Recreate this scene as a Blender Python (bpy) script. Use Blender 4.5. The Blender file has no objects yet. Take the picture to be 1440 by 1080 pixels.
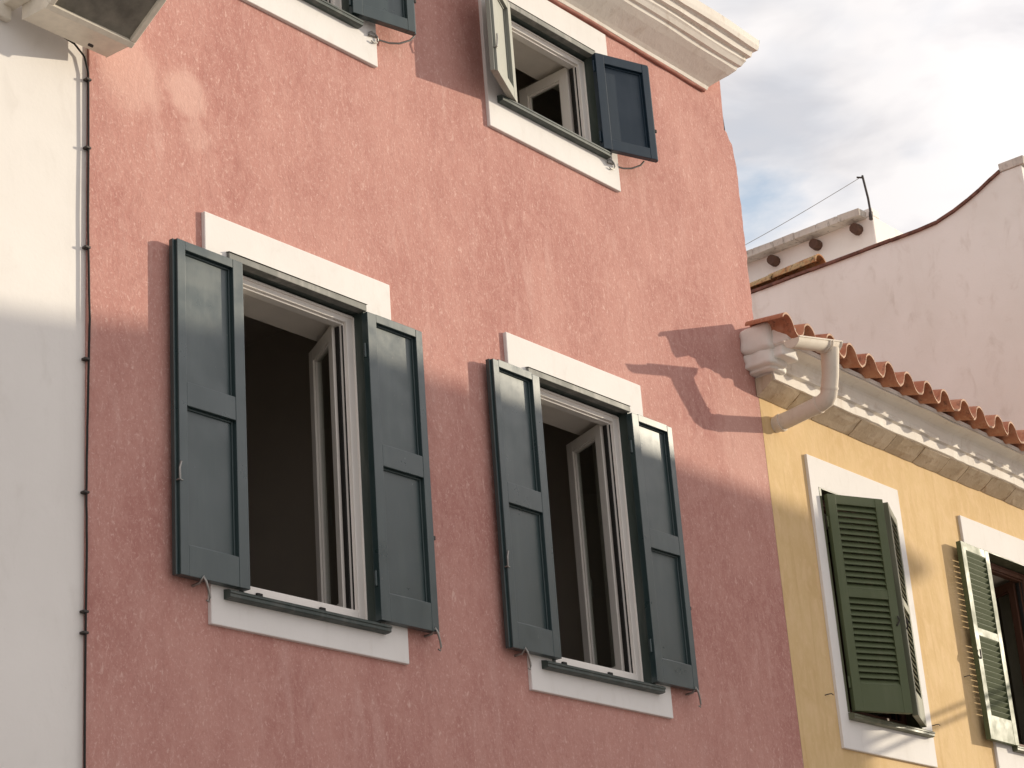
import bpy, bmesh, math, random
from mathutils import Vector, Matrix, noise
R = math.radians
random.seed(7)
S = bpy.context.scene
COL = S.collection

# ------------------------------------------------------------------ camera
cam = bpy.data.cameras.new('camera')
cam.sensor_fit = 'HORIZONTAL'; cam.sensor_width = 36.0
cam.lens = 36.0 * 2893.54 / 1440.0
cam.clip_start = .1; cam.clip_end = 5000
co = bpy.data.objects.new('camera', cam); COL.objects.link(co)
YAW, PITCH, ROLL = .901988, .373075, -.0752392
f = Vector((math.sin(YAW)*math.cos(PITCH), math.cos(YAW)*math.cos(PITCH), math.sin(PITCH)))
r0 = Vector((math.cos(YAW), -math.sin(YAW), 0)); u0 = r0.cross(f)
rr = r0*math.cos(ROLL) + u0*math.sin(ROLL); uu = -r0*math.sin(ROLL) + u0*math.cos(ROLL)
M = Matrix((rr, uu, -f)).transposed().to_4x4()
M.translation = Vector((-5.6009, -6.1035, 1.4762))
co.matrix_world = M
S.camera = co

# ------------------------------------------------------------------ sun, sky, exposure
SUN = Vector((.772, -.4, .215)).normalized()          # direction towards the sun
ELEV = math.asin(SUN.z); AZ = math.atan2(SUN.x, SUN.y)
sun = bpy.data.lights.new('sun', 'SUN'); sun.energy = 2.4; sun.angle = R(.5); sun.color = (1, .885, .69)
so = bpy.data.objects.new('sun', sun); COL.objects.link(so)
so.rotation_euler = SUN.to_track_quat('Z', 'Y').to_euler(); so.location = SUN*60

W = bpy.data.worlds.new('World'); S.world = W; W.use_nodes = True
nt = W.node_tree; N = nt.nodes; L = nt.links
bg = N['Background']; bg.inputs[1].default_value = .1
sky = N.new('ShaderNodeTexSky'); sky.sky_type = 'NISHITA'; sky.sun_disc = False
sky.sun_elevation = ELEV; sky.sun_rotation = AZ
tc = N.new('ShaderNodeTexCoord')
def wn(scale, detail, rough, dist=0, z=2.2, off=(0, 0, 0)):
    mp = N.new('ShaderNodeMapping'); mp.inputs['Scale'].default_value = (1, 1, z); mp.inputs['Location'].default_value = off
    L.new(tc.outputs['Generated'], mp.inputs['Vector'])
    t = N.new('ShaderNodeTexNoise'); t.inputs['Scale'].default_value = scale; t.inputs['Detail'].default_value = detail
    t.inputs['Roughness'].default_value = rough; t.inputs['Distortion'].default_value = dist
    L.new(mp.outputs[0], t.inputs['Vector']); return t.outputs['Fac']
def wramp(fac, *stops):
    r = N.new('ShaderNodeValToRGB'); e = r.color_ramp.elements
    e[0].position, e[0].color = stops[0][0], (*stops[0][1], 1); e[1].position, e[1].color = stops[-1][0], (*stops[-1][1], 1)
    for p, c in stops[1:-1]:
        x = e.new(p); x.color = (*c, 1)
    L.new(fac, r.inputs[0]); return r.outputs[0]
# cloud brightness, and one gap of blue low in the north-east
cl = wramp(wn(9, 5, .5, .3, 3.0), (.38, (3.85, 3.75, 3.85)), (.5, (4.65, 4.5, 4.52)), (.6, (5.2, 5.0, 4.95)))
bd = N.new('ShaderNodeVectorMath'); bd.operation = 'DISTANCE'; bd.inputs[1].default_value = (.7745, .4605, .4335)
L.new(tc.outputs['Generated'], bd.inputs[0])
ad = N.new('ShaderNodeMath'); ad.operation = 'MULTIPLY_ADD'; ad.inputs[1].default_value = .05; L.new(wn(28, 4, .6), ad.inputs[0])
L.new(bd.outputs['Value'], ad.inputs[2])
gap = wramp(ad.outputs[0], (.028, (1, 1, 1)), (.062, (0, 0, 0)))
gen = wramp(wn(3.2, 5, .55, .2, 2.2, (3.1, 0, 0)), (.30, (.5, .5, .5)), (.42, (0, 0, 0)))
mx = N.new('ShaderNodeMix'); mx.data_type = 'FLOAT'
mm = N.new('ShaderNodeMath'); mm.operation = 'MAXIMUM'; L.new(gap, mm.inputs[0]); L.new(gen, mm.inputs[1])
skb = N.new('ShaderNodeMix'); skb.data_type = 'RGBA'; skb.blend_type = 'MULTIPLY'; skb.inputs[0].default_value = 1
L.new(sky.outputs[0], skb.inputs[6]); skb.inputs[7].default_value = (1.3, 1.2, 1.1, 1)
cm = N.new('ShaderNodeMix'); cm.data_type = 'RGBA'
fm = N.new('ShaderNodeMath'); fm.operation = 'MULTIPLY'; fm.inputs[1].default_value = .78; L.new(mm.outputs[0], fm.inputs[0])
# clouds glow towards the sun
dn = N.new('ShaderNodeVectorMath'); dn.operation = 'DOT_PRODUCT'; dn.inputs[1].default_value = SUN; L.new(tc.outputs['Generated'], dn.inputs[0])
gl_ = N.new('ShaderNodeMapRange'); gl_.inputs['From Min'].default_value = .62; gl_.inputs['From Max'].default_value = 1; gl_.inputs['To Min'].default_value = 1; gl_.inputs['To Max'].default_value = 1.75
L.new(dn.outputs['Value'], gl_.inputs['Value'])
vg = N.new('ShaderNodeVectorMath'); vg.operation = 'SCALE'; L.new(cl, vg.inputs[0]); L.new(gl_.outputs[0], vg.inputs['Scale'])
L.new(fm.outputs[0], cm.inputs[0]); L.new(vg.outputs[0], cm.inputs[6]); L.new(skb.outputs[2], cm.inputs[7])
L.new(cm.outputs[2], bg.inputs[0])
S.view_settings.view_transform = 'Standard'; S.view_settings.look = 'None'
S.view_settings.exposure = .94; S.view_settings.gamma = 1

# ------------------------------------------------------------------ materials
class NT:
    def __init__(s, name):
        s.m = bpy.data.materials.new(name); s.m.use_nodes = True
        s.t = s.m.node_tree; s.n = s.t.nodes; s.b = s.n['Principled BSDF']
        s.pos = s.n.new('ShaderNodeNewGeometry').outputs['Position']
    def link(s, a, b): s.t.links.new(a, b)
    def vec(s, scale=(1, 1, 1), off=(0, 0, 0)):
        mp = s.n.new('ShaderNodeMapping'); mp.inputs['Scale'].default_value = scale; mp.inputs['Location'].default_value = off
        s.link(s.pos, mp.inputs['Vector']); return mp.outputs[0]
    def noise(s, scale, detail=4, rough=.55, st=(1, 1, 1), dist=0, off=(0, 0, 0)):
        t = s.n.new('ShaderNodeTexNoise'); t.inputs['Scale'].default_value = scale; t.inputs['Detail'].default_value = detail
        t.inputs['Roughness'].default_value = rough; t.inputs['Distortion'].default_value = dist
        s.link(s.vec(st, off), t.inputs['Vector']); return t.outputs['Fac']
    def ramp(s, fac, a, b, c0=0., c1=1.):
        r = s.n.new('ShaderNodeMapRange'); r.inputs['From Min'].default_value = a; r.inputs['From Max'].default_value = b
        r.inputs['To Min'].default_value = c0; r.inputs['To Max'].default_value = c1; r.interpolation_type = 'SMOOTHSTEP'
        s.link(fac, r.inputs['Value']); return r.outputs[0]
    def math(s, op, a, b):
        m = s.n.new('ShaderNodeMath'); m.operation = op
        for i, x in enumerate((a, b)):
            if isinstance(x, (int, float)): m.inputs[i].default_value = x
            else: s.link(x, m.inputs[i])
        return m.outputs[0]
    def mix(s, fac, a, b):
        m = s.n.new('ShaderNodeMix'); m.data_type = 'RGBA'
        for i, x in ((0, fac), (6, a), (7, b)):
            if isinstance(x, (int, float)): m.inputs[i].default_value = x
            elif isinstance(x, tuple): m.inputs[i].default_value = (*x, 1)
            else: s.link(x, m.inputs[i])
        return m.outputs[2]
    def blob(s, c, rad):                                             # 1 inside a worn patch about c, 0 outside
        d = s.n.new('ShaderNodeVectorMath'); d.operation = 'DISTANCE'; d.inputs[1].default_value = c
        s.link(s.pos, d.inputs[0])
        w = s.math('MULTIPLY_ADD', s.noise(9, 4, .6), rad*.9)
        w.node.inputs[2].default_value = -rad*.45
        return s.ramp(s.math('ADD', d.outputs['Value'], w), rad*1.15, rad*.55)
    def bump(s, h, strength, dist):
        b = s.n.new('ShaderNodeBump'); b.inputs['Strength'].default_value = strength; b.inputs['Distance'].default_value = dist
        s.link(h, b.inputs['Height']); s.link(b.outputs[0], s.b.inputs['Normal'])
    def done(s, col, rough=.9, spec=.3, metal=0.):
        if isinstance(col, tuple): s.b.inputs['Base Color'].default_value = (*col, 1)
        else: s.link(col, s.b.inputs['Base Color'])
        if isinstance(rough, (int, float)): s.b.inputs['Roughness'].default_value = rough
        else: s.link(rough, s.b.inputs['Roughness'])
        s.b.inputs['Specular IOR Level'].default_value = spec; s.b.inputs['Metallic'].default_value = metal
        return s.m

def pink_plaster():
    s = NT('pink_limewash')
    fine = s.noise(74, 4, .68, (1, 1, .72), .6); mid = s.noise(20, 5, .68, (1, 1, .62), .8); big = s.noise(1.7, 6, .64, (1, 1, .6)); streak = s.noise(8, 4, .6, (1.2, 1, .2), .5)
    c = s.mix(s.ramp(big, .34, .66), (.415, .192, .164), (.515, .268, .228))
    c = s.mix(s.ramp(mid, .38, .68, 0, .6), c, (.535, .295, .253))
    c = s.mix(s.ramp(streak, .54, .74, 0, .4), c, (.60, .37, .325))
    c = s.mix(s.ramp(fine, .55, .68, 0, .6), c, (.67, .44, .385))
    c = s.mix(s.ramp(s.noise(95, 2, .6, (1, 1, .8), .4, (7, 1, 2)), .58, .70, 0, .3), c, (.72, .49, .43))
    c = s.mix(s.ramp(s.noise(37, 5, .7, (1, 1, .42), .9, (7, 1, 2)), .585, .69, 0, .6), c, (.71, .475, .415))
    c = s.mix(s.ramp(s.noise(29, 5, .7, (1, 1, .5), .7, (1, 9, 2)), .42, .30, 0, .45), c, (.37, .168, .142))
    c = s.mix(s.ramp(fine, .43, .30, 0, .4), c, (.36, .160, .135))
    c = s.mix(s.ramp(s.noise(7, 6, .68, (1, 1, .6), .5, (4, 0, 2)), .46, .28, 0, .4), c, (.37, .165, .140))
    for q, rad, k in (((-.08, 0, 6.17), .14, .65), ((-.42, 0, 6.16), .22, .5), ((-.02, 0, 5.98), .10, .35), ((4.3, 0, 5.5), .3, .25)):
        m = s.math('MULTIPLY', s.blob(q, rad), k)
        c = s.mix(m, c, (.66, .42, .36))
    s.bump(s.math('ADD', s.math('MULTIPLY', fine, .6), mid), .42, .008)
    return s.done(c, .92, .2)
def yellow_plaster():
    s = NT('yellow_limewash')
    fine = s.noise(60, 3, .6, (1, 1, .5)); mid = s.noise(14, 5, .6, (1, 1, .5), .6); big = s.noise(2.2, 4, .6); streak = s.noise(8, 5, .65, (1.5, 1, .1), .3)
    c = s.mix(s.ramp(big, .3, .7), (.60, .415, .205), (.67, .482, .257))
    c = s.mix(s.ramp(mid, .4, .7, 0, .7), c, (.70, .50, .285))
    c = s.mix(s.ramp(streak, .5, .75, 0, .55), c, (.52, .34, .145))
    c = s.mix(s.ramp(fine, .55, .78, 0, .5), c, (.74, .57, .34))
    s.bump(s.math('ADD', s.math('MULTIPLY', fine, .4), mid), .35, .006)
    return s.done(c, .92, .2)
def white_plaster(name, a, b, dirt, k=.5, bump=.25, sc=1.):
    s = NT(name)
    mid = s.noise(7*sc, 6, .62, (1, 1, .5), .5); big = s.noise(1.1*sc, 5, .6); fine = s.noise(55, 3, .6)
    c = s.mix(s.ramp(big, .32, .68), a, b)
    c = s.mix(s.ramp(mid, .52, .78, 0, k), c, dirt)
    c = s.mix(s.ramp(s.noise(90, 2, .5), .70, .78, 0, .35), c, dirt)
    c = s.mix(s.ramp(s.noise(5*sc, 5, .65, (1, 1, .09), .3, (2, 5, 1)), .55, .78, 0, k*.7), c, dirt)
    s.bump(s.math('ADD', s.math('MULTIPLY', fine, .35), mid), bump, .006)
    return s.done(c, .9, .25)
def paint(name, base, worn, rough=.4, k=.35, chip=None, spec=.5):
    s = NT(name)
    st = s.noise(13, 5, .6, (1, 1, .12), .2); sp = s.noise(150, 3, .6)
    c = s.mix(s.ramp(st, .45, .75, 0, k), base, worn)
    if chip: c = s.mix(s.ramp(s.noise(38, 6, .7, (1, 1, .5)), .69, .725), c, chip)
    s.bump(s.math('ADD', st, s.math('MULTIPLY', sp, .15)), .12, .003)
    return s.done(c, s.ramp(s.noise(6, 4, .6), .3, .7, rough-.06, rough+.09), spec)
def plain(name, col, rough=.6, spec=.4, metal=0., var=.25, sc=20.):
    s = NT(name)
    d = tuple(x*(1-var) for x in col)
    return s.done(s.mix(s.ramp(s.noise(sc, 5, .6), .35, .7), col, d), rough, spec, metal)
PINK = pink_plaster(); YEL = yellow_plaster()
WHITE = white_plaster('white_render', (.77, .735, .70), (.725, .69, .655), (.62, .58, .54), .45, .22)
CREAM = white_plaster('cream_render', (.86, .835, .795), (.80, .77, .72), (.66, .61, .55), .7, .4)
TRIM = white_plaster('white_trim_plaster', (.775, .745, .72), (.74, .71, .685), (.64, .60, .56), .4, .16, 2)
CORN = white_plaster('cornice_plaster', (.83, .78, .71), (.79, .73, .66), (.58, .49, .40), .6, .25, 2)
ROOFW = white_plaster('roof_room_render', (.80, .76, .72), (.76, .71, .67), (.60, .55, .5), .3, .15)
COPE = white_plaster('weathered_coping', (.62, .57, .51), (.5, .45, .4), (.14, .12, .1), .85, .4, 3)
BLUE = paint('dark_blue_green_paint', (.021, .040, .042), (.036, .058, .057), .33, .8, (.13, .145, .145), .74)
SHADED = paint('shaded_blue_green_paint', (.010, .026, .044), (.018, .036, .054), .42, .6, None, .42)  # shutter paint again, with the shade of the turned leaf in its colour
GREEN = paint('dark_green_paint', (.092, .112, .056), (.125, .14, .08), .52, .5, None, .25)
PALE = paint('pale_grey_green_paint', (.24, .245, .21), (.30, .295, .255), .5, .6, (.14, .14, .12))  # paler grey-green paint for one upper leaf
HEADP = paint('weather_worn_head_paint', (.15, .15, .135), (.30, .285, .26), .6, .9, (.05, .055, .05))
FRG = paint('weathered_green_paint', (.026, .040, .034), (.09, .095, .085), .45, .8, (.20, .19, .17))
FRY = paint('flaking_olive_paint', (.10, .105, .06), (.2, .19, .13), .5, .8, (.55, .5, .4))
PVC = paint('off_white_window_paint', (.82, .77, .72), (.74, .69, .64), .42, .5)
BROWN = paint('brown_window_wood', (.13, .062, .042), (.19, .1, .065), .65, .6, None, .2)
INT = plain('white_reveal_plaster', (.80, .74, .67), .9, .2, 0, .08, 6)
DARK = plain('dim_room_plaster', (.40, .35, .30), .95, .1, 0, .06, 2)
STEEL = plain('galvanised_iron', (.33, .32, .30), .42, .5, .8)
RUST = plain('dark_iron', (.06, .05, .045), .6, .4, .3)
BLACK = plain('black_rubber', (.02, .018, .016), .7, .3)
STONE = white_plaster('eaves_stone', (.60, .50, .385), (.50, .40, .285), (.34, .22, .135), .75, .5, 2.2)
MORTAR = plain('eaves_mortar', (.40, .28, .18), .95, .2, 0, .5, 30)
ZINC = white_plaster('white_pipe_paint', (.72, .65, .56), (.66, .58, .49), (.5, .42, .35), .4, .1, 4)
LAMP = plain('cream_lamp_enamel', (.74, .68, .58), .4, .5, 0, .12)
RED = plain('pink_bead_paint', (.42, .19, .15), .9, .2)
TERRA_D = plain('coping_tile_clay', (.22, .11, .085), .9, .2, 0, .5, 14)
def terra():
    s = NT('terracotta')
    c = s.mix(s.ramp(s.noise(5, 3, .5, (1, .3, 1)), .35, .65), (.38, .155, .092), (.49, .235, .145))
    c = s.mix(s.ramp(s.noise(26, 5, .7), .46, .72, 0, .75), c, (.52, .31, .21))
    c = s.mix(s.ramp(s.noise(17, 6, .7, (1, 1, 1), 0, (3, 3, 3)), .54, .68, 0, .8), c, (.16, .085, .06))
    s.bump(s.noise(60, 4, .6), .25, .004)
    return s.done(c, .88, .25)
TERRA = terra()
TEDGE = plain('pale_worn_tile_edge', (.60, .40, .29), .9, .2, 0, .3, 25)
def old_tile():
    s = NT('lichened_old_tile')
    c = s.mix(s.ramp(s.noise(9, 4, .6), .4, .6), (.42, .20, .09), (.45, .32, .17))
    c = s.mix(s.ramp(s.noise(35, 5, .7), .5, .65), c, (.16, .12, .07))
    return s.done(c, .92, .2)
OLDT = old_tile()
def glass(name, tint):
    s = NT(name)
    s.b.inputs['Base Color'].default_value = (*tint, 1)
    g = s.n.new('ShaderNodeBsdfGlossy'); g.inputs['Roughness'].default_value = .03
    t = s.n.new('ShaderNodeBsdfTransparent'); t.inputs[0].default_value = (*tint, 1)
    lw = s.n.new('ShaderNodeLayerWeight'); lw.inputs[0].default_value = .5
    fr = s.math('ADD', s.math('MULTIPLY', s.math('POWER', lw.outputs['Facing'], 4.), .9), .05)
    m = s.n.new('ShaderNodeMixShader'); s.link(fr, m.inputs[0]); s.link(t.outputs[0], m.inputs[1]); s.link(g.outputs[0], m.inputs[2])
    s.link(m.outputs[0], s.n['Material Output'].inputs['Surface']); return s.m
GLASS = glass('window_glass', (.82, .84, .82))
LGLASS = plain('dusty_lamp_glass', (.235, .22, .185), .35, .5, 0, .5, 7)
ASPH = plain('street_stone', (.33, .31, .285), .9, .3, 0, .3, 3)
PAVE = plain('pale_paving', (.36, .335, .305), .9, .3, 0, .2, 5)

# ------------------------------------------------------------------ mesh helpers
class MB:
    def __init__(s): s.v = []; s.f = []; s.m = []; s.sm = []
    def add(s, vs, fs, mat=0, smooth=False):
        o = len(s.v); s.v += [Vector(v) for v in vs]
        s.f += [tuple(i+o for i in q) for q in fs]; s.m += [mat]*len(fs); s.sm += [smooth]*len(fs)
    def box(s, x0, x1, y0, y1, z0, z1, mat=0, T=None, jit=0):
        vs = [Vector((x, y, z)) for z in (z0, z1) for y in (y0, y1) for x in (x0, x1)]
        if jit: vs = [v+Vector((random.uniform(-jit, jit), random.uniform(-jit, jit), random.uniform(-jit, jit))) for v in vs]
        if T: vs = [T @ v for v in vs]
        s.add(vs, [(0, 2, 3, 1), (4, 5, 7, 6), (0, 1, 5, 4), (2, 6, 7, 3), (0, 4, 6, 2), (1, 3, 7, 5)], mat)
    def prism(s, pts, a, b, axis='x', mat=0, smooth=False, T=None):
        """closed outline pts extruded from a to b along axis; pts are the two other coordinates in xyz order. a, b may be functions of the point"""
        n = len(pts)
        fa = a if callable(a) else (lambda p: a); fb = b if callable(b) else (lambda p: b)
        def P(p, w):
            return {'x': (w, p[0], p[1]), 'y': (p[0], w, p[1]), 'z': (p[0], p[1], w)}[axis]
        vs = [P(p, fa(p)) for p in pts] + [P(p, fb(p)) for p in pts]
        if T: vs = [T @ Vector(v) for v in vs]
        s.add(vs, [(i, (i+1) % n, n+(i+1) % n, n+i) for i in range(n)], mat, smooth)
        s.add(vs[:n], [tuple(range(n))], mat); s.add(vs[n:], [tuple(range(n))][::-1], mat)
    def tube(s, pts, rad, seg=8, mat=0, cap=True):
        pts = [Vector(p) for p in pts]; n = len(pts); vs = []
        ra = rad if isinstance(rad, (list, tuple)) else [rad]*n
        up = Vector((.3, .2, .93))
        for i, p in enumerate(pts):
            t = (pts[min(i+1, n-1)]-pts[max(i-1, 0)]).normalized()
            a = t.cross(up)
            if a.length < .05: a = t.cross(Vector((1, 0, 0)))
            a.normalize(); b = t.cross(a)
            vs += [p+(a*math.cos(k*2*math.pi/seg)+b*math.sin(k*2*math.pi/seg))*ra[i] for k in range(seg)]
        fs = [(i*seg+k, i*seg+(k+1) % seg, (i+1)*seg+(k+1) % seg, (i+1)*seg+k) for i in range(n-1) for k in range(seg)]
        s.add(vs, fs, mat, True)
        if cap: s.add(vs[:seg], [tuple(range(seg))], mat); s.add(vs[-seg:], [tuple(range(seg))], mat)
    def build(s, name, mats, parent=None, origin=None, bevel=0, kind=None):
        if not isinstance(mats, (list, tuple)): mats = [mats]
        po = WO.get(parent.name, Vector()) if parent else Vector()
        og = Vector(origin) if origin is not None else (po.copy() if parent else sum(s.v, Vector())/len(s.v))
        me = bpy.data.meshes.new(name)
        me.from_pydata([v-og for v in s.v], [], s.f)
        for m in mats: me.materials.append(m)
        for p, mi, sm in zip(me.polygons, s.m, s.sm): p.material_index = mi; p.use_smooth = sm
        bm = bmesh.new(); bm.from_mesh(me); bmesh.ops.recalc_face_normals(bm, faces=bm.faces); bm.to_mesh(me); bm.free()
        o = bpy.data.objects.new(name, me); COL.objects.link(o)
        if parent: o.parent = parent
        o.location = og-po; WO[o.name] = og
        if bevel:
            b = o.modifiers.new('edge', 'BEVEL'); b.width = bevel; b.segments = 2; b.limit_method = 'ANGLE'; b.angle_limit = R(50); b.use_clamp_overlap = True
        if kind: o['kind'] = kind
        return o
WO = {}
def thing(name, label, cat, loc=(0, 0, 0), group=None):
    o = bpy.data.objects.new(name, None); COL.objects.link(o); o.location = loc; WO[o.name] = Vector(loc)
    o.empty_display_size = .2
    return tag(o, label, cat, group)
def tag(o, label, cat, group=None):
    o['label'] = label; o['category'] = cat
    if group: o['group'] = group
    return o
def grid_wall(mb, x0, x1, z0, z1, y0, y1, holes, mat=0):
    """a wall x0..x1, z0..z1 from front y0 to back y1, with rectangular holes and their reveals"""
    xs = sorted({x0, x1, *[h[0] for h in holes], *[h[1] for h in holes]}); zs = sorted({z0, z1, *[h[2] for h in holes], *[h[3] for h in holes]})
    for i in range(len(xs)-1):
        for k in range(len(zs)-1):
            a, b, c, d = xs[i], xs[i+1], zs[k], zs[k+1]
            if any(a >= h[0]-1e-6 and b <= h[1]+1e-6 and c >= h[2]-1e-6 and d <= h[3]+1e-6 for h in holes): continue
            mb.add([(a, y0, c), (b, y0, c), (b, y0, d), (a, y0, d)], [(0, 1, 2, 3)], mat)
    for a, b, c, d in holes:
        mb.add([(a, y0, c), (b, y0, c), (b, y0, d), (a, y0, d), (a, y1, c), (b, y1, c), (b, y1, d), (a, y1, d)],
               [(0, 1, 5, 4), (1, 2, 6, 5), (2, 3, 7, 6), (3, 0, 4, 7)], mat)

# ------------------------------------------------------------------ shutters and windows
def leaf_T(hx, hy, z0, side, ang):
    """local (u from hinge to free edge, n out of the shown face, z) -> world"""
    a = R(ang)
    u = Vector((side*math.cos(a), -math.sin(a), 0)); n = Vector((-side*math.sin(a), -math.cos(a), 0))
    T = Matrix(((u.x, n.x, 0, hx), (u.y, n.y, 0, hy), (0, 0, 1, z0), (0, 0, 0, 1)))
    return T
def panel_shutter(win, hx, z0, side, ang, w, h, rails, base=-.022, latch=True, mat=None):
    """rails: list of (z low, z high) of the solid rails as heights within the leaf"""
    T = leaf_T(hx, base, z0, side, ang); mb = MB(); th = .038; sw = .06
    mb.box(0, sw, 0, th, 0, h, 0, T)
    mb.box(w-sw, w-.014, 0, th, 0, h, 0, T); mb.box(w-.014, w, 0, th-.014, 0, h, 0, T)     # rebated meeting edge
    for a, b in rails: mb.box(sw, w-sw, .001, th-.0008, a, b, 0, T)
    for (a, b), (c, d) in zip(rails[:-1], rails[1:]):
        mb.box(sw, w-sw, .004, .012, b, c, 0, T)
        for (p, q, e, g) in ((sw, sw+.010, b, c), (w-sw-.010, w-sw, b, c)): mb.box(p, q, .012, .019, e, g, 0, T)
        mb.box(sw+.010, w-sw-.010, .012, .019, b, b+.010, 0, T); mb.box(sw+.010, w-sw-.010, .012, .019, c-.010, c, 0, T)
    # hinge knuckles, and the latch on the meeting stile
    for zz in (h*.13, h*.87):
        mb.tube([T @ Vector((-.006, th*.5, zz-.035)), T @ Vector((-.006, th*.5, zz+.035))], .007, 8, 0)
    if side > 0:
        mb.box(w-.004, w+.010, th*.4, th*.4+.012, h*.30, h*.30+.02, 2, T)
    elif latch:
        zl = h*.30
        mb.box(w-.030, w-.004, th-.014, th+.004, zl-.05, zl-.044, 1, T)
        mb.tube([T @ Vector((w-.010, th+.006, zl-.05)), T @ Vector((w-.004, th+.012, zl)), T @ Vector((w-.014, th+.010, zl+.03))], .005, 6, 1)
    return mb.build('shutter', [mat or BLUE, STEEL, RUST], win, (hx, base, z0), .0022)
def louvre_shutter(win, hx, z0, side, ang, w, h, sections, tilt, base=-.022, rmat=None):
    T = leaf_T(hx, base, z0, side, ang); mb = MB(); th = .036; sw = .062
    mb.box(0, sw, 0, th, 0, h, 0, T); mb.box(w-sw, w, 0, th, 0, h, 0, T)
    for a, b in [(0, sections[0][0]), (sections[0][1], sections[1][0]), (sections[1][1], h)]:
        mb.box(sw, w-sw, .001, th-.001, a, b, 0, T)
    for a, b in sections:
        n = int(round((b-a)/.0385)); st = (b-a)/n
        for i in range(n):
            zc = a+st*(i+.5); g = tilt
            dy, dz = .0235*math.cos(R(g)), .0235*math.sin(R(g)); ny, nz = -.0035*math.sin(R(g)), .0035*math.cos(R(g))
            q = [(th/2-dy-ny, zc-dz-nz), (th/2+dy-ny, zc+dz-nz), (th/2+dy+ny, zc+dz+nz), (th/2-dy+ny, zc-dz+nz)]
            mb.prism(q, sw-.004, w-sw+.004, 'x', 0, False, T)
    for zz in (h*.13, h*.87):
        mb.tube([T @ Vector((-.006, th*.5, zz-.035)), T @ Vector((-.006, th*.5, zz+.035))], .007, 8, 0)
    zl = h*.42
    mb.tube([T @ Vector((w-.03, th+.004, zl-.03)), T @ Vector((w-.012, th+.014, zl)), T @ Vector((w-.02, th+.010, zl+.03))], .006, 6, 1)
    return mb.build('shutter', [rmat or GREEN, RUST], win, (hx, base, z0), .0018)
def surround(win, x0, x1, z0, z1, ox, ow, oz, oh, jit=.002):
    mb = MB(); a, b = -.020, .004; e = .003
    O = [(x0, z0), (x1, z0), (x1, z1), (x0, z1)]; I = [(ox+e, oz+e), (ox+ow-e, oz+e), (ox+ow-e, oz+oh-e), (ox+e, oz+oh-e)]
    V = []
    for y in (a, b): V += [(x, y, z) for x, z in O]+[(x, y, z) for x, z in I]
    F = []
    for i in range(4):
        j = (i+1) % 4
        F += [(i, j, 4+j, 4+i), (8+i, 12+i, 12+j, 8+j), (i, 8+i, 8+j, j), (4+i, 4+j, 12+j, 12+i)]
    mb.add(V, F)
    return mb.build('surround', TRIM, win, None, .004)
def sash(win, hx, hy, z0, side, ang, w, h, mat):
    """inward casement: side=-1 hung on the right and reaching left when shut; ang = degrees opened into the room"""
    a = R(ang)
    u = Vector((side*math.cos(a), math.sin(a), 0)); n = Vector((side*math.sin(a), -math.cos(a), 0))   # n = street face
    T = Matrix(((u.x, n.x, 0, hx), (u.y, n.y, 0, hy), (0, 0, 1, z0), (0, 0, 0, 1)))
    mb = MB(); st = .062
    for (p, q, c, d) in ((0, st, 0, h), (w-st, w, 0, h), (st, w-st, 0, st+.012), (st, w-st, h-st, h)):
        k = 0 if p in (0, w-st) else .001
        mb.box(p, q, -.045+k, 0-k, c, d, 0, T)
    for (p, q, c, d) in ((st, st+.012, st+.012, h-st), (w-st-.012, w-st, st+.012, h-st), (st+.012, w-st-.012, st+.012, st+.024), (st+.012, w-st-.012, h-st-.012, h-st)):
        mb.box(p, q, -.03, -.010, c, d, 0, T)
    mb.tube([T @ Vector((w-.02, -.06, h*.45)), T @ Vector((w-.02, -.075, h*.45)), T @ Vector((w-.02, -.075, h*.45-.1))], .007, 6, 1)
    sh = mb.build('sash', [mat, RUST if mat is BROWN else STEEL], win, (hx, hy, z0), .003)
    g = MB(); g.box(st+.004, w-st-.004, -.023, -.019, st+.016, h-st-.004, 0, T)
    g.build('pane', GLASS, win, (hx, hy, z0))
MG = .032
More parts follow.
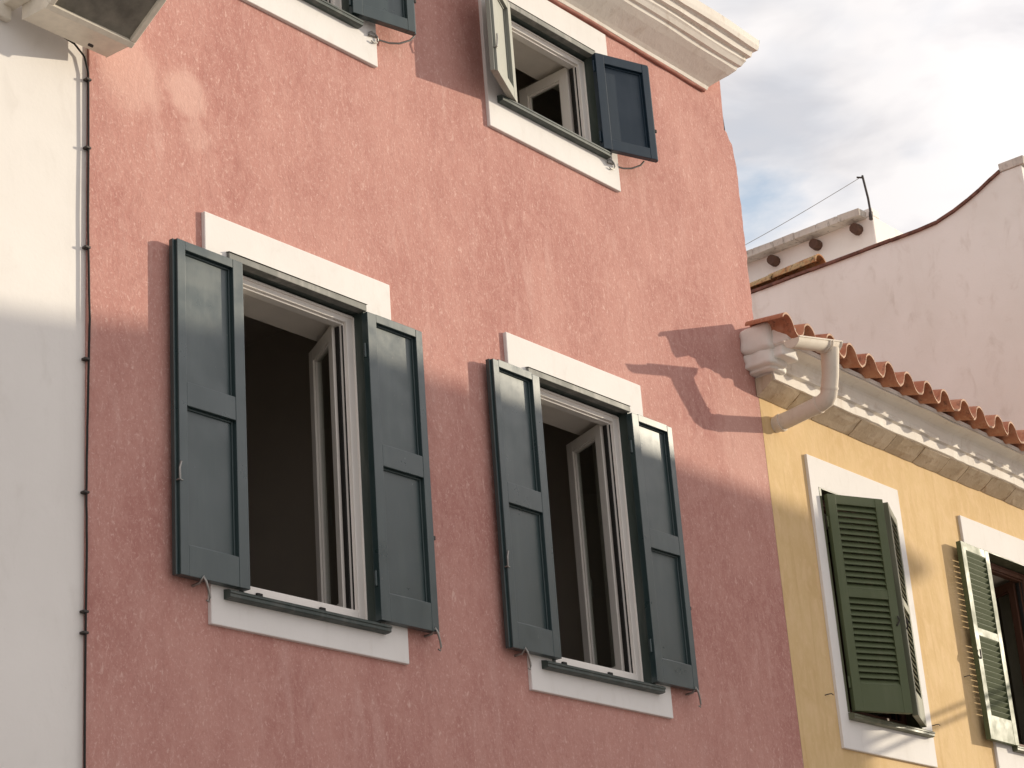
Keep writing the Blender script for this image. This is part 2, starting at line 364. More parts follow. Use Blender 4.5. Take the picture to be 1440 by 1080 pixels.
def window(house, ox, oz, ow, oh, sur, frame=None, sashm=None, trimm=None, drains=True, depth=.046, sash_ang=112, sill_ext=(.12, .055), head=True):
    frame = frame or PVC; trimm = trimm or FRG
    W0 = (ox, 0, oz); mb = MB(); y0, y1 = depth, depth+.062; fw = .060; ft = .045; zt = oz+oh+.018
    xa, xb, za, zb = ox-.006, ox+ow+.022, oz+.014, oz+oh+.014
    mb.box(xa, xa+fw, y0, y1, za, zb); mb.box(xb-fw, xb, y0, y1, za, zb)
    mb.box(xa+fw, xb-fw, y0+.001, y1, za, za+fw*.8); mb.box(xa+fw, xb-fw, y0+.001, y1, zb-ft, zb)
    k = fw; e = .014                                                   # inner step of the frame
    mb.box(xa+k, xa+k+e, y0+.016, y1, za+k*.8, zb-ft); mb.box(xb-k-e, xb-k, y0+.016, y1, za+k*.8, zb-ft); mb.box(xa+k+e, xb-k-e, y0+.016, y1, zb-ft-e+.004, zb-ft)
    mb.box(xb-k-e-.009, xb-k-e, y1-.030, y1-.004, za+k*.8+.001, zb-ft-e, 1); mb.box(xb-k-e-.003, xb-k-e+.004, y0+.012, y0+.020, za+k*.8+.001, zb-ft-e, 1)
    # narrow raised bead round the outside edge
    mb.box(xa+.008, xa+.018, y0-.008, y0+.001, za, zb-.008); mb.box(xb-.018, xb-.008, y0-.008, y0+.001, za, zb-.008); mb.box(xa+.018, xb-.018, y0-.008, y0+.0005, zb-.018, zb-.008)
    if drains:
        for t in (.16, .62): mb.box(xa+(xb-xa)*t+.0, xa+(xb-xa)*t+.034, y0-.010, y0+.004, za+.006, za+.022, 1)
    win = mb.build('window', [frame, BLACK], house, W0, .003)
    if sur: surround(win, *sur, ox-MG, ow+2*MG, oz-.004, oh+.004+MG*.8)
    t = MB(); g = MG-.001                                             # timber lining painted like the shutters
    t.box(ox-g, ox-.005, -.022, depth+.06, oz, oz+oh+.025); t.box(ox+ow+.008, ox+ow+g, -.022, depth+.06, oz, oz+oh+.025)
    t.box(ox-.004, ox+ow+.007, -.018, depth+.06, zt, zt+.0072)
    t.build('lining', trimm, win, None, .002)
    h = MB()
    if head: h.box(ox-.062, ox+ow+.022, -.036, .010, oz+oh+.016, oz+oh+.050, 0, None, .0015)
    if head: h.prism([(-.042, oz+oh+.0505), (-.036, oz+oh+.0525), (.0, oz+oh+.060), (.0, oz+oh+.0505)], ox-.064, ox+ow+.024, 'x')
    if head: h.build('head_board', HEADP, win, None, .003)
    sl = MB(); q = [(.07, oz+.010), (-.052, oz-.012), (-.060, oz-.018), (-.060, oz-.046), (-.044, oz-.050), (-.019, oz-.050), (-.019, oz-.03), (.07, oz-.02)]
    sl.prism(q, ox-sill_ext[0], ox+ow+sill_ext[1], 'x')
    sl.prism([(-.064, oz-.0205), (-.057, oz-.0145), (-.057, oz-.030), (-.064, oz-.030)], ox-sill_ext[0]-.002, ox+ow+sill_ext[1]+.002, 'x')
    sl.build('sill', trimm, win, None, .003)
    # splayed plaster reveal behind the frame
    rv = MB(); A = [(xa, y1, za), (xb, y1, za), (xb, y1, zb), (xa, y1, zb)]; s_ = .17
    B = [(xa-s_, y1+.26, za-.02), (xb+s_, y1+.26, za-.02), (xb+s_, y1+.26, zb-.004), (xa-s_, y1+.26, zb-.004)]
    rv.add(A+B, [(0, 1, 5, 4), (1, 2, 6, 5), (2, 3, 7, 6), (3, 0, 4, 7)])
    rv.build('reveal', INT, win)
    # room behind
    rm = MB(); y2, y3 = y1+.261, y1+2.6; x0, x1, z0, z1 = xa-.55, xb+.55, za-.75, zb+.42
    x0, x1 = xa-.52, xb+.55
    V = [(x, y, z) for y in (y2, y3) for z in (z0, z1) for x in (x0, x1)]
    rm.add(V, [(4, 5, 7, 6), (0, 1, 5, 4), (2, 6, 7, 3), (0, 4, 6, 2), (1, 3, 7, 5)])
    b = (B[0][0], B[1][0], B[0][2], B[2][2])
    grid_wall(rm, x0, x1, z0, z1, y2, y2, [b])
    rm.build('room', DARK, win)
    sw = (xb-xa-2*fw)/2+.02; shh = zb-za-fw*.8-ft+.022
    sm = sashm or frame
    sash(win, xb-fw-.024, y1+.012, za+fw*.8-.012, -1, sash_ang, sw, shh, sm)
    sash(win, xa+fw+.004, y1-.008, za+fw*.8-.012, 1, 108, sw, shh, sm)
    return win
def hook(win, x, z, kind=0, side=1):
    """wrought iron shutter catch under the leaf"""
    mb = MB()
    if kind == 0:
        pts = [(x, .0, z-.014), (x, -.045, z-.012), (x+.006, -.066, z+.012), (x+.012, -.072, z-.012), (x+.03, -.066, z-.046), (x+.042, -.06, z-.070), (x+.035, -.06, z-.088), (x+.020, -.062, z-.085)]
        mb.tube(pts, [.006, .006, .006, .006, .005, .005, .005, .004], 6)
    else:
        pts = [(x, 0, z), (x+side*.05, -.03, z-.012), (x+side*.10, -.055, z-.004), (x+side*.15, -.085, z+.022), (x+side*.17, -.1, z+.05)]
        mb.tube(pts, .0055, 6)
        pts = [(x-side*.03, -.02, z-.01)]
        for i in range(9):
            a = i/8*5.2; pts.append((x-side*.07-.035*math.cos(a)*side, -.03, z-.028+.030*math.sin(a)))
        mb.tube(pts, .0045, 6)
    mb.build('shutter_hook', STEEL, win)

# ================================================================== PINK HOUSE
pink = thing('pink_house', 'pink limewashed house with dark blue-green panelled shutters and a cream cornice', 'house', (2, 0, 0))
X0, X1, ZT = -.632, 4.525, 8.15
SUR1 = (.0, 1.2, 3.722, 5.604); SUR2 = (2.0775, 3.249, 3.722, 5.604)
OZ, OH = 3.885, 1.503
o1, o2 = .190, 2.283; ow1, ow2 = .800, .800
U_Z, U_H = 7.028, .600
u0_, u3_ = .205, 2.275
MG = .032
holes = [(x-MG, x+.8+MG, z-.004, z+h_+MG*.8) for x, z, h_ in ((o1, OZ, OH), (o2, OZ, OH), (u0_, U_Z, U_H), (u3_, U_Z, U_H))]
mb = MB()
grid_wall(mb, X0, 4.45, 0, ZT, 0, .10, holes)
mb.box(X0, X0+.2, .001, 7, 0, ZT, 0); mb.box(X1-.2, X1-.03, .901, 7, 0, ZT, 0)
mb.box(X0, X1, 7, 7.2, 0, ZT, 0)
# swollen, uneven corner of old render
edge = [(4.52, 6.0), (4.58, 6.05), (4.582, 6.436), (4.590, 6.55), (4.586, 6.70), (4.597, 6.85), (4.592, 6.979), (4.601, 7.12), (4.596, 7.281), (4.604, 7.38), (4.599, 7.46), (4.590, 7.55), (4.575, 7.612), (4.552, 7.64), (4.540, 7.68), (4.512, 7.70), (4.510, 7.65)]
e2 = []
for (xa, za), (xb, zb) in zip(edge[:-1], edge[1:]):
    for t in range(5):
        z = za+(zb-za)*t/5; e2.append((xa+(xb-xa)*t/5-.004+noise.noise(Vector((z*14, 3, 1)))*.007+noise.noise(Vector((z*45, 8, 1)))*.0035, z))
edge = e2+[(edge[-1][0]-.004, edge[-1][1])]
poly = [(4.45, 0), (4.526, 0), (4.526, 6.0)]+edge[1:-1]+[(4.508, 7.80), (4.516, 7.95), (4.520, 8.02), (4.524, ZT), (4.45, ZT)]
mb.prism(poly, 0, .9, 'y')
mb.build('wall', PINK, pink)
# cornice, returned round the free end: (distance out, height)
prof = [(.0, 7.905), (.022, 7.905), (.030, 7.925), (.050, 7.940), (.095, 7.970), (.14, 8.000), (.178, 8.028), (.186, 8.050), (.206, 8.055), (.222, 8.078), (.232, 8.088), (.232, 8.112), (.262, 8.118), (.270, 8.150), (.282, 8.158), (.300, 8.162), (.308, 8.190), (.314, 8.235), (.0, 8.30)]
cb = MB()
nseg = 46
def endx(d): return 4.305+d*.78
rows = []
for i in range(nseg+1):
    row = []
    for k, (d, z) in enumerate(prof):
        xe = endx(d); x = X0-.1+(xe-X0+.1)*i/nseg
        wv = noise.noise(Vector((x*2.3, k*.7, 3)))*.006+noise.noise(Vector((x*9, k, 1)))*.0025
        row.append((x, -d-wv*(.4 if d < .05 else 1), z+wv*.8))
    rows.append(row)
K = len(prof)
vs = [v for r in rows for v in r]
cb.add(vs, [(i*K+k, (i+1)*K+k, (i+1)*K+k+1, i*K+k+1) for i in range(nseg) for k in range(K-1)], 0)
cb.add(rows[-1], [tuple(range(K))], 0); cb.add(rows[0], [tuple(range(K))], 0)
# the return along the side wall
rows2 = [[(endx(d), -d, z) for d, z in prof], [(endx(d), 7., z) for d, z in prof]]
cb.add([v for r in rows2 for v in r], [(k, K+k, K+k+1, k+1) for k in range(K-1)], 0)
cn = cb.build('cornice', CORN, pink)
bd_ = MB(); bd_.tube([(X0+4.93*i/30, -.010-.003*math.sin(i*1.7), 7.897+.003*math.sin(i*2.3)) for i in range(31)], .014, 8)
bd_.build('bead', RED, cn)
rf = MB()
rf.prism([(-.16, 8.30), (3.6, 9.5), (7.3, 8.30), (7.2, 8.16), (-.1, 8.16)], X0-.1, 4.50, 'x')
rf.build('roof', TERRA, pink)

RAILS = [(0, .132), (.742, .850), (1.463, 1.505)]
w1 = window(pink, o1, OZ, ow1, OH, SUR1, sash_ang=118)
panel_shutter(w1, o1-.004, OZ+.003, -1, 0, .398, 1.505, RAILS)
panel_shutter(w1, o1+ow1-.004, OZ+.001, 1, .6, .396, 1.503, RAILS)
hook(w1, -.085, OZ); hook(w1, 1.335, OZ+.005)
w2 = window(pink, o2, OZ, ow2, OH, SUR2)
panel_shutter(w2, o2-.006, OZ+.010, -1, .8, .393, 1.497, RAILS)
panel_shutter(w2, o2+ow2-.004, OZ+.004, 1, .4, .388, 1.500, RAILS)
hook(w2, 1.985, OZ+.008); hook(w2, 3.415, OZ+.004)
UR = [(0, .068), (.572, .632)]
w0 = window(pink, u0_, U_Z, ow1, U_H, (0, 1.2, 6.815, 7.864), drains=False)
panel_shutter(w0, u0_-.004, U_Z+.004, -1, 4, .392, .632, UR)
panel_shutter(w0, u0_+ow1-.004, U_Z+.004, 1, 13, .395, .632, UR)
hook(w0, 1.235, U_Z-.03, 1, 1)
w3 = window(pink, u3_, U_Z, ow2, U_H, (2.0775, 3.25, 6.812, 7.862), drains=False, sash_ang=92)
lf = panel_shutter(w3, u3_-.002, U_Z-.02, -1, 24, .405, .632, UR, mat=PALE); lf['label'] = 'pale grey-green shutter leaf swung half open'
shd_lf = panel_shutter(w3, u3_+ow2+.004, U_Z-.010, 1, 19.5, .390, .632, UR, mat=SHADED); shd_lf['label'] = 'blue-green shutter leaf with shade in its colour, single panel'
hook(w3, 3.23, U_Z-.045, 1, 1)

# ================================================================== WHITE HOUSE on the left, its floodlight and cable
white = thing('white_house', 'plain white rendered house wall to the left of the pink house', 'house', (-3.6, 0, 0))
mb = MB(); mb.prism([(-6.6, .014), (-.6335, .014), (-.6335, .2), (-.6335, 7), (-6.6, 7)], 0, 7.2, 'z')
mb.build('wall', WHITE, white)
mb = MB(); mb.prism([(-.3, 7.2), (3.5, 8.4), (7.3, 7.2)], -6.7, -.66, 'x'); mb.build('roof', TERRA, white)

fl = thing('floodlight', 'boxy cream floodlight with dusty grey glass mounted high on the white wall', 'floodlight', (-.81, .014, 6.12))
xl, xr = -1.035, -.592
mb = MB()
prof_f = [(-.06, 6.122), (-.225, 6.112), (-.56, 6.315), (-.585, 6.36), (-.50, 6.50), (-.16, 6.46), (-.06, 6.30)]
# housing shell: side and back plates, with the glazed slope left open inside a rim
def fp(t, off=0.):                                                   # point on the sloping glazed face
    a = Vector((0, -.225, 6.112)); b = Vector((0, -.56, 6.315)); d = (b-a).normalized(); n = Vector((0, d.z, -d.y))
    return a+(b-a)*t+n*off
body = [(-.06, 6.122), (-.225, 6.112)]+[(p.y, p.z) for p in (fp(.0, .03), fp(1., .03))]+[(-.585, 6.36), (-.50, 6.50), (-.16, 6.46), (-.06, 6.30)]
mb.prism([(-.06, 6.122), (-.222, 6.112), (-.222, 6.15), (-.555, 6.352), (-.585, 6.37), (-.50, 6.50), (-.16, 6.46), (-.06, 6.30)], xl, xr, 'x')
mb.build('housing', LAMP, fl, None, .012)
rim = MB()
A = Vector((0, -.218, 6.105)); Bv = Vector((0, -.575, 6.322)); D = (Bv-A).normalized(); Nn = Vector((0, D.z, -D.y))  # Nn points up and back
if Nn.z < 0: Nn = -Nn
Ln = (Bv-A).length
def rb(x0, x1, t0, t1, h0, h1, m=0):
    vs = [A+D*t+Nn*h+Vector((x, 0, 0)) for h in (h0, h1) for t in (t0, t1) for x in (x0, x1)]
    rim.add(vs, [(0, 2, 3, 1), (4, 5, 7, 6), (0, 1, 5, 4), (2, 6, 7, 3), (0, 4, 6, 2), (1, 3, 7, 5)], m)
rb(xl-.008, xr+.008, 0, .03, -.006, .034); rb(xl-.008, xr+.008, Ln-.03, Ln, -.006, .034)
rb(xl-.008, xl+.02, .03, Ln-.03, -.006, .034); rb(xr-.02, xr+.008, .03, Ln-.03, -.006, .034)
rb((xl+xr)/2+.05, (xl+xr)/2+.075, -.075, -.062, .004, .016, 1)
rim.build('rim', [LAMP, RUST], fl, None, .004)
gl = MB()
vs = [A+D*t+Nn*.012+Vector((x, 0, 0)) for t in (.028, Ln-.028) for x in (xl+.018, xr-.018)]
vs += [v+Nn*.006 for v in vs]
gl.add(vs, [(0, 1, 3, 2), (4, 6, 7, 5), (0, 4, 5, 1), (2, 3, 7, 6), (0, 2, 6, 4), (1, 5, 7, 3)])
gl.build('glass', LGLASS, fl)
br = MB()
br.box(-1.10, -1.035, -.14, .012, 6.19, 6.25); br.box(-1.14, -1.055, -.02, .012, 6.13, 6.33); br.tube([(-1.09, -.10, 6.22), (-1.02, -.10, 6.22)], .03, 12)
br.build('bracket', LAMP, fl, None, .006)

cab = thing('wall_cable', 'thin dark cable clipped down the joint between the white and pink walls', 'cable', (-.645, -.012, 3))
kp = [(-.86, -.06, 6.20), (-.80, -.02, 6.166), (-.72, -.008, 6.163), (-.664, -.006, 6.124), (-.642, -.006, 6.05), (-.638, -.005, 5.69), (-.639, -.006, 5.377), (-.636, -.006, 5.227), (-.629, -.008, 4.9), (-.631, -.006, 4.727), (-.637, -.007, 4.43), (-.640, -.006, 4.158), (-.637, -.008, 3.95), (-.639, -.006, 3.672), (-.642, -.007, 3.3), (-.640, -.006, 2.9), (-.639, -.006, .4)]
pts = []
for i in range(len(kp)-1):
    for t in range(4):
        a = Vector(kp[i]); b = Vector(kp[i+1]); pts.append(a.lerp(b, t/4)+Vector((noise.noise(a*3+Vector((0, 0, t)))*.0015, 0, 0)))
pts.append(Vector(kp[-1]))
mb = MB(); mb.tube(pts, .005, 6); mb.build('cord', BLACK, cab)
for z in (6.02, 5.691, 5.227, 4.727, 4.158, 3.672, 3.588):
    mb = MB(); mb.box(-.655, -.628, -.013, .013, z-.005, z+.005); mb.build('cable_clip', RUST, cab, (-.65, 0, z), .002)

# ================================================================== YELLOW HOUSE
yel = thing('yellow_house', 'low yellow house with green louvred shutters and a clay tiled roof', 'house', (6.8, 0, 0))
Y0, Y1, YT = 4.526, 9.12, 6.02
o5, ow5, y5z, y5h = 5.100, .850, 3.985, 1.385
o6, ow6 = 7.215, .85
mb = MB(); grid_wall(mb, Y0, Y1, 0, YT, -.001, .10, [(o5-MG, o5+ow5+MG, y5z-.004, y5z+y5h+MG*.8), (o6-MG, o6+ow6+MG, y5z+.036, y5z+y5h+MG*.8)])
mb.box(Y1-.2, Y1, .001, 6, 0, YT); mb.box(Y0, Y1, 6, 6.2, 0, YT)
mb.build('wall', YEL, yel)
# eaves cornice: soffit of separate stones, plastered fascia, bead and cove
cr = MB(); x = 4.50; i = 0
while x < Y1-.02:
    w = random.uniform(.26, .46); g = .012
    xx = min(x+w, Y1); n0 = len(cr.v)
    dz = random.uniform(-.003, .003); d1 = random.uniform(.118, .124); gl1, gl2 = random.uniform(.002, .007), random.uniform(.002, .007)
    m_ = 4                                                           # hewn block: a small uneven grid under, flat above
    def sp(i_, k_):
        t, q = i_/m_, k_/3
        xx_ = x+gl1+(xx-x-gl1-gl2)*t; d = .004+(d1-.004)*q
        ed = (t in (0, 1))+(q in (0, 1))
        return (xx_+random.uniform(-.003, .003), -d, 5.850+dz+.078*q+(.0015 if ed == 1 else .004 if ed == 2 else 0)+random.uniform(-.0022, .0022))
    V = [sp(i_, k_) for i_ in range(m_+1) for k_ in range(4)]
    V += [(v[0], v[1], 5.972) for v in V]; nn = (m_+1)*4
    F = [(i_*4+k_, (i_+1)*4+k_, (i_+1)*4+k_+1, i_*4+k_+1) for i_ in range(m_) for k_ in range(3)]
    F += [(0, nn, nn+3, 3), (0, 1, nn+1, nn), (1, 2, nn+2, nn+1), (2, 3, nn+3, nn+2)]
    o_ = m_*4
    F += [(o_+k_, o_+k_+1, nn+o_+k_+1, nn+o_+k_) for k_ in range(3)]
    F += [(i_*4+k_, (i_+1)*4+k_, nn+(i_+1)*4+k_, nn+i_*4+k_) for i_ in range(m_) for k_ in (0, 3)]
    F = [f_ for f_ in F if len(set(f_)) == 4 and f_ != (0, nn, nn+3, 3)]
    cr.add(V, F, 1); x = xx; i += 1
cr.prism([(-.001, 5.860), (-.112, 5.930), (-.112, 5.968), (-.001, 5.968)], 4.505, Y1, 'x', 2)
segs = 60
p2 = [(.0, 5.94), (.115, 5.932), (.134, 5.936), (.137, 5.992), (.126, 5.998), (.126, 6.006), (.150, 6.010), (.153, 6.026), (.146, 6.032), (.146, 6.038), (.151, 6.046), (.154, 6.064), (.158, 6.084), (.170, 6.099), (.200, 6.108), (.236, 6.114), (.256, 6.115), (.256, 6.122), (.0, 6.18)]
rows = []; xa = 4.47
for i in range(segs+1):
    row = []
    for k, (d, z) in enumerate(p2):
        x0_ = 4.525-max(0, (z-5.93))*.25
        xw = x0_+(Y1-x0_)*i/segs
        wv = noise.noise(Vector((xw*3.1, k*.5, 9)))*.006+noise.noise(Vector((xw*14, k, 5)))*.003
        row.append((xw, -d-wv if d > 0 else -.0015, z+wv))
    rows.append(row)
K = len(p2)
cr.add([v for r in rows for v in r], [(i*K+k, (i+1)*K+k, (i+1)*K+k+1, i*K+k+1) for i in range(segs) for k in range(K-1)], 0)
cr.add(rows[0], [tuple(range(K))], 0); cr.add(rows[-1], [tuple(range(K))], 0)
# rough stones closing the free end of the eaves
def rubble(mb, lo, hi, mat, seed, n=9, pw=8, amp=.008):
    """a rounded, lumpy stone filling the box lo..hi"""
    lo, hi = Vector(lo), Vector(hi); c = (lo+hi)/2; h = (hi-lo)/2; ids = {}; V = []; F = []
    def vid(p):
        k = tuple(round(q, 4) for q in p)
        if k not in ids:
            q = Vector(p); l = sum(abs(x_)**pw for x_ in q)**(1/pw); q = q/l
            w = Vector((c.x+q.x*h.x, c.y+q.y*h.y, c.z+q.z*h.z))
            w += q.normalized()*amp*(noise.noise(w*14+Vector((seed, 0, 0)))+.6*noise.noise(w*34+Vector((0, seed, 0))))
            ids[k] = len(V); V.append(w)
        return ids[k]
    for ax in range(3):
        for sg in (-1, 1):
            for i_ in range(n):
                for j_ in range(n):
                    q4 = []
                    for di, dj in ((0, 0), (1, 0), (1, 1), (0, 1)):
                        p = [0, 0, 0]; p[ax] = sg; p[(ax+1) % 3] = 2*(i_+di)/n-1; p[(ax+2) % 3] = 2*(j_+dj)/n-1; q4.append(vid(p))
                    F.append(tuple(q4))
    mb.add(V, F, mat, True)
for n_, (lo, hi) in enumerate((((4.375, -.215, 6.095), (4.60, .01, 6.26)), ((4.41, -.33, 6.105), (4.60, -.20, 6.215)), ((4.40, -.195, 6.005), (4.60, .01, 6.105)),
                              ((4.44, -.26, 6.04), (4.62, -.18, 6.115)), ((4.445, -.165, 5.985), (4.62, .01, 6.03)))):
    rubble(cr, lo, hi, 3, n_*3.7)
cor = cr.build('eaves_cornice', [CORN, STONE, MORTAR, CREAM], yel, None, .006)
# roof: corrugated courses of pan and cover tiles
PITCH_R = .30; per = .2425; xs0 = 4.262; xs1 = Y1-.01; th = .013
def wave(x):
    t = (x-4.312)/per*2*math.pi
    c = math.cos(t); return .059*math.copysign(abs(c)**.6, c)
rt = MB(); ncol = 16
nx = int((xs1-xs0)/per*ncol)
course = .34; row_n = 0
random.seed(3)
for c in range(12):
    ya = -.392+c*course-(.05 if c else 0); yb = -.392+(c+1)*course
    lift = .012*c*0
    top, bot = [], []
    for i in range(nx+1):
        x = xs0+(xs1-xs0)*i/nx
        tile = int((x-4.312)/per+.5*1+100); rnd = noise.noise(Vector((tile*7.3, c*3.1, 2)))
        w = wave(x)*(1+.25*noise.noise(Vector((tile*3.7, c, 8))))+rnd*.014
        yj = rnd*.030
        for lst, hh in ((top, th), (bot, 0)):
            sk = max(0., 1-(x-4.262)/.36)*.12 if c == 0 else 0.
            lst.append(((x, ya+yj, 6.150+(ya+.392)*PITCH_R+w+hh+.010), (x+sk, yb, 6.150+(yb+.392)*PITCH_R+w*.92+hh-.006)))
    n = nx+1
    V = [p for q in top for p in q]+[p for q in bot for p in q]; o = 2*n
    F = []
    for i in range(nx):
        a = 2*i
        F += [(a, a+2, a+3, a+1), (o+a, o+a+1, o+a+3, o+a+2), (a, o+a, o+a+2, a+2), (a+1, a+3, o+a+3, o+a+1)]
    F += [(0, 1, o+1, o), (2*nx, o+2*nx, o+2*nx+1, 2*nx+1)]
    rt.add(V, F, 0, True)
    if c == 0:
        for q in range(2, 4*nx, 4): rt.m[len(rt.m)-len(F)+q] = 1
    # in front of the pink wall only the first course overhangs
    if c == 0: xs0 = 4.53; nx = int((xs1-xs0)/per*ncol)
roof = rt.build('roof', [TERRA, TEDGE], yel)
es = roof.modifiers.new('split', 'EDGE_SPLIT'); es.split_angle = R(40)
bd2 = MB(); bd2.prism([(-.02, 6.16), (-.21, 6.125), (-.26, 6.125), (-.262, 6.15), (.3, 6.30), (.3, 6.2)], 4.44, Y1-.005, 'x')
bd2.build('eaves_bed', CREAM, yel)
# short half-round spout and the elbowed downpipe
gt = MB()
a = Vector((4.18, -.475, 5.995)); b = Vector((4.69, -.475, 6.10)); dr = (b-a).normalized(); sd = Vector((dr.y, -dr.x, 0)).normalized()
up = Vector((0, 0, 1)); rg = .055
prof_g = [(math.cos(t)*rg, -math.sin(t)*rg) for t in [math.pi*i/12 for i in range(13)]]
prof_i = [(math.cos(t)*(rg-.004), -math.sin(t)*(rg-.004)) for t in [math.pi*i/12 for i in range(12, -1, -1)]]
loop = prof_g+prof_i; n = len(loop)
V = [a+sd*p+up*q for p, q in loop]+[b+sd*p+up*q for p, q in loop]
gt.add(V, [(i, (i+1) % n, n+(i+1) % n, n+i) for i in range(n)], 0, True)
for P, s_ in ((a, 1), (b, -1)):
    gt.add([P+dr*s_*.001+sd*p+up*q for p, q in prof_g], [tuple(range(13))], 0)
for s_ in (rg, -rg): gt.tube([a+sd*s_+up*.002, b+sd*s_+up*.002], .006, 6)
for t in (.70, .76, .97): gt.tube([a.lerp(b, t)+sd*p*1.06+up*q*1.06 for p, q in prof_g], .006, 6)
g_ = gt.build('gutter', ZINC, yel); g_.modifiers.new('split', 'EDGE_SPLIT')
dp = MB()
kp = [(4.62, -.475, 6.055), (4.625, -.468, 6.00), (4.645, -.443, 5.90), (4.655, -.42, 5.83), (4.66, -.405, 5.785), (4.662, -.385, 5.765), (4.668, -.34, 5.752), (4.675, -.10, 5.723), (4.679, .02, 5.714)]
dp.tube(kp, [.058, .055, .052, .051, .052, .053, .051, .051, .051], 16)
dp.tube([Vector(kp[3]), Vector(kp[3])+Vector((.003, .004, -.012))], .056, 16); dp.tube([(4.675, -.055, 5.7175), (4.676, -.035, 5.715)], .057, 16)
dp.tube([(4.67, -.33, 5.751), (4.671, -.31, 5.7485)], .056, 16)
d_ = dp.build('downpipe', ZINC, yel); d_.modifiers.new('split', 'EDGE_SPLIT').split_angle = R(45)

w5 = window(yel, o5, y5z, ow5, y5h, (4.975, 6.098, 3.757, 5.592), frame=BROWN, trimm=FRY, drains=False, depth=.085, sill_ext=(.03, .09), head=False)
SEC = [(.165, .705), (.760, 1.300)]
louvre_shutter(w5, o5+.012, y5z+.002, 1, 23, .425, 1.36, SEC, -57, -.024)
lf = louvre_shutter(w5, o5+ow5-.006, y5z+.004, -1, 22, .415, 1.36, SEC, -58, -.024, rmat=FRY); lf['label'] = 'flaking pale olive shutter leaf standing ajar'
w6 = window(yel, o6, y5z+.04, ow6, y5h-.04, (6.952, 8.33, 3.80, 5.592), frame=BROWN, trimm=FRY, drains=False, depth=.085, sill_ext=(.03, .09), head=False)
louvre_shutter(w6, o6-.006, y5z+.022, -1, 1.5, .425, 1.355, SEC, 58, -.028)
louvre_shutter(w6, o6+ow6+.006, y5z+.022, 1, 1.5, .425, 1.355, SEC, 38, -.028)
for (x, z) in ((4.915, 4.17), (6.10, 3.985), (6.66, 4.50)):
    pass
def catch(win, x, z):
    mb = MB(); mb.tube([(x, 0, z), (x+.006, -.02, z+.003), (x+.03, -.03, z+.008), (x+.048, -.03, z+.002)], .003, 6); mb.build('shutter_hook', RUST, win)
catch(w5, 4.86, 4.06); catch(w5, 6.14, 4.03); catch(w6, 6.68, 4.42)

# ================================================================== CREAM HOUSE, roof room, roof things
cream = thing('cream_house', 'tall cream house with a bare gable wall rising in a curve behind the tiled roof', 'house', (11.5, 0, 0))
CX = 9.13
mb = MB()
out = [(0, 0), (0, 9.085), (.19, 9.085), (.28, 9.045), (.40, 8.985), (.52, 8.935), (.66, 8.885), (.82, 8.845), (1.0, 8.835), (2.9, 8.835), (6, 8.835), (6, 0)]
mb.prism(out, CX, CX+.24, 'x')
mb.box(CX+.24, 14, 0, .24, 0, 8.6); mb.box(13.8, 14, .24, 6, 0, 8.6); mb.box(CX+.24, 13.8, 5.8, 6, 0, 8.6); mb.box(CX+.24, 13.8, .24, 5.8, 8.3, 8.5)
mb.build('wall', CREAM, cream)
ln = out[2:11]; cp = MB()
for i in range(len(ln)-1):
    (ya, za), (yb, zb) = ln[i], ln[i+1]
    n = max(1, int((yb-ya)/.24))
    for k in range(n):
        t0, t1 = k/n, (k+1)/n; j = random.uniform(-.004, .004)
        y0, y1, z0, z1 = ya+(yb-ya)*t0, ya+(yb-ya)*t1, za+(zb-za)*t0, za+(zb-za)*t1
        cp.prism([(y0+.001, z0+.001+j), (y1-.001, z1+.001+j), (y1-.001, z1+.026+j), (y0+.001, z0+.026+j)], CX-.022+j, CX+.26, 'x')
cp.build('coping', TERRA_D, cream)
cb2 = MB(); cb2.box(CX-.012, CX+.4, -.03, .195, 9.087, 9.165, 0, None, .004); cb2.box(CX+.05, CX+.4, -.04, .03, 9.166, 9.178, 0, None, .002)
cb2.build('corner_cap', COPE, cream, None, .006)

rm_ = thing('roof_room', 'small white rooftop room with beam ends under its weathered coping', 'roof room', (11.5, 3.4, 8.5))
RX = 10.0
mb = MB(); mb.box(RX, 13.4, 1.86, 5.2, 8.5, 9.60); mb.build('wall', ROOFW, rm_, None, .01)
mb = MB()
for i in range(14):
    y0 = 1.92+i*.235
    mb.box(RX-.13, RX+.1, y0, y0+.234, 9.585+.0, 9.655, 0, None, .004)
mb.build('coping', COPE, rm_, None, .004)
mb = MB(); mb.box(RX+.0, RX+.14, 1.862, 1.96, 9.60, 9.68, 0, None, .004); mb.build('corner_block', ROOFW, rm_, None, .006)
for y in (2.02, 2.46, 2.93, 3.40):
    mb = MB(); mb.tube([(RX+.02, y, 9.50), (RX-.03, y, 9.50), (RX-.09, y, 9.497)], [.052, .052, .047], 10); mb.build('beam_end', plain('dark_beam_wood', (.10, .05, .032), .85), rm_, (RX, y, 9.5))

pole = thing('roof_pole', 'thin leaning iron pole on the corner of the white rooftop room', 'pole', (RX-.05, 1.86, 9.6))
mb = MB(); mb.tube([(RX-.06, 1.84, 9.56), (RX-.05, 1.85, 9.75), (RX, 1.90, 10.02)], .011, 6); mb.tube([(RX, 1.90, 10.0), (RX-.02, 1.95, 10.015)], .009, 6)
mb.tube([(RX-.062, 1.845, 9.53), (RX-.04, 1.85, 9.61)], .02, 6)
mb.build('shaft', RUST, pole)
mb = MB(); mb.tube([Vector((RX, 1.9, 10.015)).lerp(Vector((RX, 4.6, 9.66)), i/12)-Vector((0, 0, .05*math.sin(math.pi*i/12))) for i in range(13)], .003, 5)
mb.build('wire', STEEL, pole)

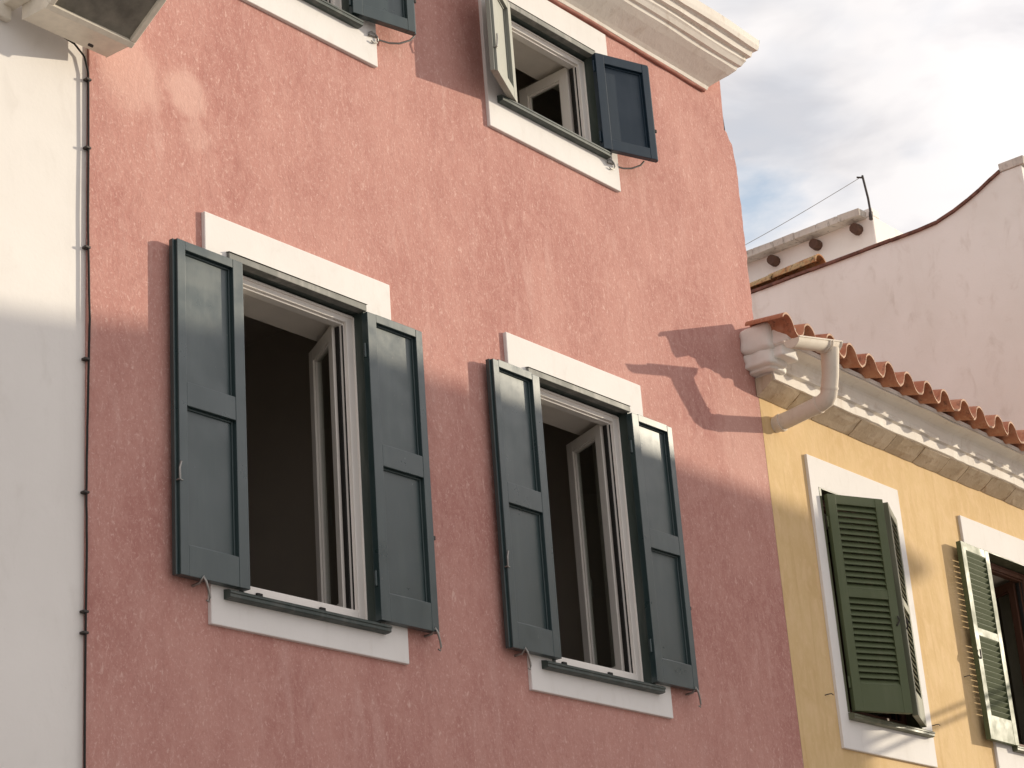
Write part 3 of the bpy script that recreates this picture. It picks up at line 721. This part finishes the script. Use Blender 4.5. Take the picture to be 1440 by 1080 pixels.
def barrel(name, label, y0, y1, x, z, rad, tilt, group='old clay tiles lying behind the gable wall'):
    mb = MB(); n = 10; L_ = y1-y0
    for (ra, rb_) in ((rad, rad*.82),):
        V = []
        for y, r_ in ((y0, ra), (y1, rb_)):
            for q in (r_, r_-.014):
                V += [(x+math.cos(math.pi*k/n)*q, y, z+(y-y0)*tilt+math.sin(math.pi*k/n)*q) for k in range(n+1)]
        m = n+1; F = []
        for k in range(n):
            F += [(k, k+1, 2*m+k+1, 2*m+k), (m+k, 3*m+k, 3*m+k+1, m+k+1), (k, m+k, m+k+1, k+1), (2*m+k, 2*m+k+1, 3*m+k+1, 3*m+k)]
        F += [(0, 2*m, 3*m, m), (n, m+n, 3*m+n, 2*m+n)]
        mb.add(V, F, 0, True)
    o = mb.build(name, OLDT); o.modifiers.new('split', 'EDGE_SPLIT').split_angle = R(45)
    return tag(o, label, 'roof tile', group)
barrel('clay_roof_tile', 'orange-brown curved clay tile nearest the middle, lying on the gable wall coping', 2.04, 2.56, CX+.12, 8.93, .10, .0)
barrel('clay_roof_tile', 'mottled curved clay tile lying directly behind the orange-brown one', 2.42, 2.92, CX+.24, 8.96, .09, .0)
barrel('clay_roof_tile', 'clay tile at the far low end of the coping beside the pink corner', 2.50, 3.0, CX+.06, 8.90, .075, .0)

# ================================================================== across the street (behind the viewpoint): throws the big shadow
opp = thing('opposite_house', 'pale house across the street behind the viewpoint', 'house', (14, -8.5, 0))
mb = MB()
sil = [(9.3, 0), (9.3, 8.30), (10.6, 8.38), (11.9, 8.56), (12.5, 8.62), (13.0, 8.70), (13.6, 8.83), (14.6, 8.955), (15.3, 8.985), (18.95, 8.985), (18.95, 8.70), (18.80, 8.62), (18.80, 0)]
mb.prism(sil, -7.3, -7.0, 'y'); mb.box(9.3, 18.8, -11, -7.301, 0, 8.25)
mb.build('wall', WHITE, opp)
mb = MB(); mb.prism([(18.96, 8.84), (18.96, 8.99), (19.55, 8.90), (19.78, 8.84), (19.60, 8.72)], -7.28, -6.9, 'y')
mb.build('eaves_end', COPE, opp)
mb = MB(); mb.prism([(-11.2, 8.25), (-7.3, 8.25), (-9.2, 8.9)], 9.4, 18.7, 'x'); mb.build('roof', TERRA, opp)
for (x, z) in ((11, 4), (14, 4), (17, 4), (11, 6.6), (14, 6.6), (17, 6.6)):
    mb = MB(); mb.box(x-.45, x+.45, -7.04, -6.96, z-.7, z+.7); f_ = mb.build('window', PVC, opp, (x, -7, z))
    mb = MB(); mb.box(x-.36, x+.36, -6.958, -6.95, z-.6, z+.6); mb.build('pane', LGLASS, f_)
for (lb, A, Bq) in (('upper black overhead cable strung across the street', (5.2, 3.80), (7.6, 4.54)), ('lower black overhead cable strung across the street', (5.2, 3.715), (7.6, 4.475))):
    D_ = 2.2; mb = MB()
    P = Vector((A[0]+1.93*D_, -D_, A[1]+.5375*D_)); Q = Vector((Bq[0]+1.93*D_*1.15, -D_*1.15, Bq[1]+.5375*D_*1.15))
    P2 = P-(Q-P)*.35; Q2 = Q+(Q-P)*.8
    mb.tube([P2, P, Q, Q2], .016, 6); tag(mb.build('overhead_cable', BLACK), lb, 'cable', 'cables over the street')

# ================================================================== ground
mb = MB(); mb.add([(-300, -300, 0), (300, -300, 0), (300, 300, 0), (-300, 300, 0)], [(0, 1, 2, 3)]); mb.build('street', ASPH, None, (0, 0, 0), 0, 'structure')
mb = MB(); mb.box(-8, 16, -1.2, -.03, .002, .12); mb.build('pavement', PAVE, None, (0, 0, 0), .01, 'structure')
